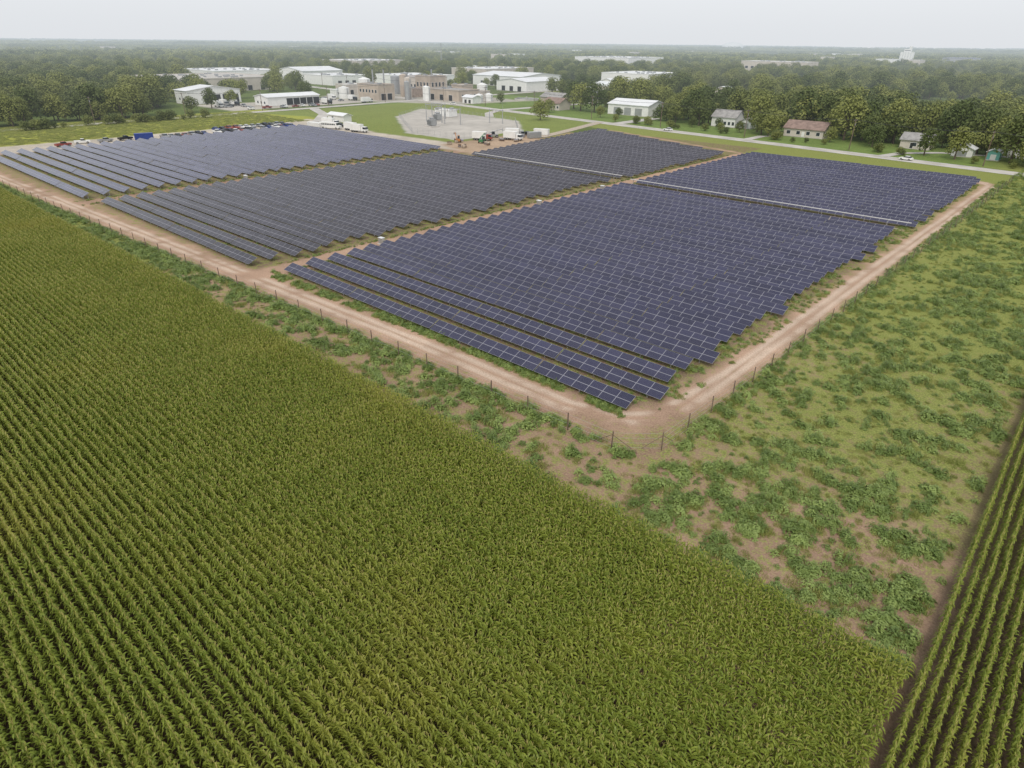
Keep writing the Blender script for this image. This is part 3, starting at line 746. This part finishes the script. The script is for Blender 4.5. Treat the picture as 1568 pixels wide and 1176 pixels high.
def container(name,k,x,y,rz,L=6):
    mb=MB(); mb.box((0,0,1.4),(L,2.4,2.5),k)
    n=int(L/.4)
    for i in range(n):
        for s in (-1,1): mb.box((-L/2+.2+i*L/n,s*1.22,1.4),(.16,.06,2.2),k)
    mb.box((L/2+.03,0,1.4),(.05,2.2,2.3),k); mb.box((0,0,.1),(L,1.2,.15),'black')
    o=mb.obj(name); o.location=(x,y,0); o.rotation_euler[2]=rz
container('shipping_container','blue',-309,110,1.3,7); container('office_trailer','white',-203,245,.3,7); container('shipping_container','silver',-198,234,1.2); container('office_trailer','white',-296,184.5,.1,9)
for i in range(16):
    mb=MB(); mb.box((0,0,.12),(2,1.1,.15),'wood')
    for q in range(3): mb.box((U(-.05,.05),0,.35+q*.3),(1.9,1.0,.28),random.choice(('wood','frame','gravelp')))
    o=mb.obj('pallet_stack'); o.location=(U(-213,-194),U(190,236),0); o.rotation_euler[2]=U(0,3)

# ---------------------------------------------------------------- TREES
def tree_mesh(h,rad,nc,nl,ls):
    mb=MB(); th=h*.28
    mb.cyl((0,0,-.2),(U(-.2,.2),U(-.2,.2),th),h*.028,h*.018,'bark',7,False)
    mb.cyl((0,0,th),(0,0,h*.7),h*.018,h*.006,'bark',5,False)
    cl=[]
    for i in range(nc):
        a=i*2.4+U(-.5,.5); q=(i+.5)/nc; z=h*(.26+.54*q); rr=rad*math.sin(math.pi*min(1,(.24+.68*q)))**.6*U(.45,.72)
        c=Vector((rr*math.cos(a),rr*math.sin(a),z)); cl.append((c,rad*U(.36,.54)))
        mb.cyl((0,0,th*U(.7,1.2)),c*.9,h*.011,h*.004,'bark',4,False)
    cl.append((Vector((0,0,h*.80)),rad*.5)); cl.append((Vector((0,0,h*.55)),rad*.65))
    for c,r in cl:
        for j in range(nl):
            d=Vector((random.gauss(0,1),random.gauss(0,1),random.gauss(0,1)+.3)).normalized()
            pnt=c+Vector((d.x*r,d.y*r,d.z*r*.8))*U(.72,1.06)
            nrm=(d+Vector((U(-.5,.5),U(-.5,.5),U(-.2,.6)))).normalized(); a=nrm.orthogonal().normalized(); b=nrm.cross(a); s=ls*U(.5,1.2)
            an=U(0,6.28); a2=a*math.cos(an)+b*math.sin(an); b2=nrm.cross(a2)
            mb.quad([pnt-a2*s,pnt-b2*s*.85,pnt+a2*s,pnt+b2*s*.85],'tree')
    return mb
tm=[tree_mesh(16,7.4,12,130,.5),tree_mesh(18,8.0,14,130,.52),tree_mesh(13.5,6.8,11,120,.48),tree_mesh(17,6.0,12,120,.48),tree_mesh(11,5.2,9,110,.42)]
tmesh=[m.mesh('deciduous_tree') for m in tm]
def blocked(x,y,m=0):
    for a,b,c,d in RECTS:
        if a-m<x<b+m and c-m<y<d+m: return True
    if abs(y-yr(x))<9+m: return True
    if abs(x+387)<8+m and y>-50 and y<700: return True
    return False
def shrub(x,y,s): place('shrub',tmesh[4],(x,y,-.8*s),U(0,6.28),(s*1.2,s*1.2,s))
near=[(-244,293,2,.8),(-250,352,1,1),(-262,354,0,1.05),(-275,364,1,.95),(-240,387,1,1.1),(-228,394,0,1),(-258,392,1,1.1),(-268,330,2,.6),
(-126,318,4,.95),(-131,322,2,.85),(-137,331,1,1.0),(-96,330,1,1.1),(-90,336,0,1.1),(-84,326,2,.95),(-102,346,1,1.2),(-112,350,0,1.2),(-122,348,1,1.15),(-78,338,1,1.05),(-58,306,3,.65),(-47,303,3,.75),(-44,328,1,1.0),(-36,322,0,.95),(-30,308,1,1.0),(-26,316,0,1.0),(-22,300,2,.9),(-16,306,1,1),(-10,300,0,1.),(-4,298,1,1.),(-54,334,1,1.1),(-66,342,0,1.1),(-80,316,2,.7),(-98,318,4,.6),
(-170,334,0,.85),(-178,342,1,1),(-186,338,2,.85),(-146,354,1,1.05),(-160,358,0,1.1),(-190,360,1,1),(-169,325,4,.5),(-197,316,4,.4),(-210,316,4,.4),(-150,318,4,.4),(-142,322,4,.5),(-230,330,4,.6),(-222,337,4,.5),(-155,326,4,.5)]
for x,y,i,s in near: place('deciduous_tree',tmesh[i],(x,y,0),U(0,6.28),s)
for i in range(46):
    x=U(-412,-398); y=U(50,150); place('deciduous_tree',tmesh[random.randrange(5)],(x,y,0),U(0,6.28),U(.65,1.0))
for i in range(34):
    x=U(-379,-374); y=U(40,170); shrub(x,y,U(.25,.55))
for i in range(30):
    x=U(-210,0); y=yr(x)+U(11,16)
    if not blocked(x,y): shrub(x,y,U(.2,.45))
src=[bpy.data.objects.new('t',m) for m in tmesh]
P=[]
for i in range(48000):
    a=U(-.12,1.70); r=1500*math.sqrt(R()); x=-r*math.cos(a); y=r*math.sin(a)
    if x>-405 and y<yr(x)+ (34 if x>-215 else 30): continue
    if x<-396 and y<35: continue
    n_=nv(x,y,70,31)*.65+nv(x,y,28,32)*.35
    if x<-396 and y/-x<.385: den=.95 if n_>.3 else .5
    elif -720<x<-325 and y<600: den=.07+(.5 if n_>.62 else 0)
    elif -340<x<-210 and 320<y<520: den=.45
    elif x>-215 and y<430: den=1.15
    else: den=.95 if n_>.40 else .08
    if R()>den*.38: continue
    if blocked(x,y,3 if x<-215 else 0): continue
    s=U(.6,1.1); P.append((x,y,0,U(0,6.28),s*U(.95,1.2),s*U(.95,1.2),s,random.randrange(5)))
scatter('background_trees',P,src)
def patch():
    mb=MB()
    for i in range(20):
        cx,cy=U(-26,26),U(-26,26); h=U(10,17); r=U(4.5,7.5)
        for j in range(50):
            d=Vector((random.gauss(0,1),random.gauss(0,1),abs(random.gauss(0,1)))).normalized()
            p_=Vector((cx+d.x*r,cy+d.y*r,h-r*.9+d.z*r*.9)); nrm=(d+Vector((U(-.4,.4),U(-.4,.4),U(-.1,.5)))).normalized(); a=nrm.orthogonal().normalized(); b=nrm.cross(a); s=U(1.0,2.0)
            mb.quad([p_-a*s,p_-b*s*.8,p_+a*s,p_+b*s*.8],'tree')
        mb.cyl((cx,cy,0),(cx,cy,h*.7),.3,.2,'bark',4,False)
    return mb.obj('p',link=False)
pats=[patch() for _ in range(4)]
P=[]
for i in range(6500):
    a=U(-.15,1.72); r=math.sqrt(U(1350**2,3400**2)); x=-r*math.cos(a); y=r*math.sin(a)
    if nv(x,y,260,41)*.6+nv(x,y,110,42)*.4<.42: continue
    if abs(math.atan2(y,-x)-math.atan2(1640,400))<.02 and r<1700: continue
    P.append((x,y,0,U(0,6.28),1,1,U(.8,1.15),random.randrange(4)))
for i in range(6000):
    a=U(-.2,1.75); r=math.sqrt(U(3300**2,8800**2)); x=-r*math.cos(a); y=r*math.sin(a)
    if nv(x,y,700,43)<.35: continue
    P.append((x,y,0,U(0,6.28),2.6,2.6,U(.9,1.7),random.randrange(4)))
scatter('distant_forest',P,pats)
for i in range(34):
    a=U(.1,1.5); r=U(1300,2600); x,y=-r*math.cos(a),r*math.sin(a)
    building('distant_building',x,x+U(16,38),y,y+U(16,34),U(12,17),random.choice(('white','cream')),'roofw','flat')

# ---------------------------------------------------------------- LIGHT, SKY
w=bpy.data.worlds.new('World'); sc.world=w; w.use_nodes=True; nt=w.node_tree; nt.nodes.clear()
sky=nt.nodes.new('ShaderNodeTexSky'); sky.sky_type='NISHITA'; sky.sun_disc=False
EL=math.radians(50); AZ=math.atan2(.35,-.75)
sky.sun_elevation=EL; sky.sun_rotation=AZ; sky.dust_density=4; sky.air_density=1; sky.ozone_density=1
hs=nt.nodes.new('ShaderNodeHueSaturation'); hs.inputs['Saturation'].default_value=.35
mx=nt.nodes.new('ShaderNodeMix'); mx.data_type='RGBA'; mx.inputs[0].default_value=.7; mx.inputs[7].default_value=(9.0,9.3,9.7,1)
bg=nt.nodes.new('ShaderNodeBackground'); bg.inputs[1].default_value=.116; wo=nt.nodes.new('ShaderNodeOutputWorld')
nt.links.new(sky.outputs[0],hs.inputs['Color']); nt.links.new(hs.outputs[0],mx.inputs[6]); nt.links.new(mx.outputs[2],bg.inputs[0]); nt.links.new(bg.outputs[0],wo.inputs[0])
sd=bpy.data.lights.new('sun','SUN'); sd.energy=1.4; sd.angle=math.radians(12); sd.color=(1,.91,.79)
so=bpy.data.objects.new('sun',sd); COL.objects.link(so)
dv=Vector((math.sin(AZ)*math.cos(EL),math.cos(AZ)*math.cos(EL),math.sin(EL)))
so.rotation_euler=dv.to_track_quat('Z','Y').to_euler()

# ---------------------------------------------------------------- CAMERA
cd=bpy.data.cameras.new('camera'); cd.sensor_width=36; cd.lens=36*985/1568; cd.clip_start=.5; cd.clip_end=30000
cam=bpy.data.objects.new('camera',cd); COL.objects.link(cam)
Rm=Matrix(((0.74118,-0.32116,0.58949),(0.67124,0.34278,-0.65722),(0.00900,0.88281,0.46964)))
cam.matrix_world=Matrix.Translation((0,0,H))@Rm.to_4x4()
sc.camera=cam
sc.view_settings.view_transform='Standard'; sc.view_settings.look='None'; sc.view_settings.exposure=0
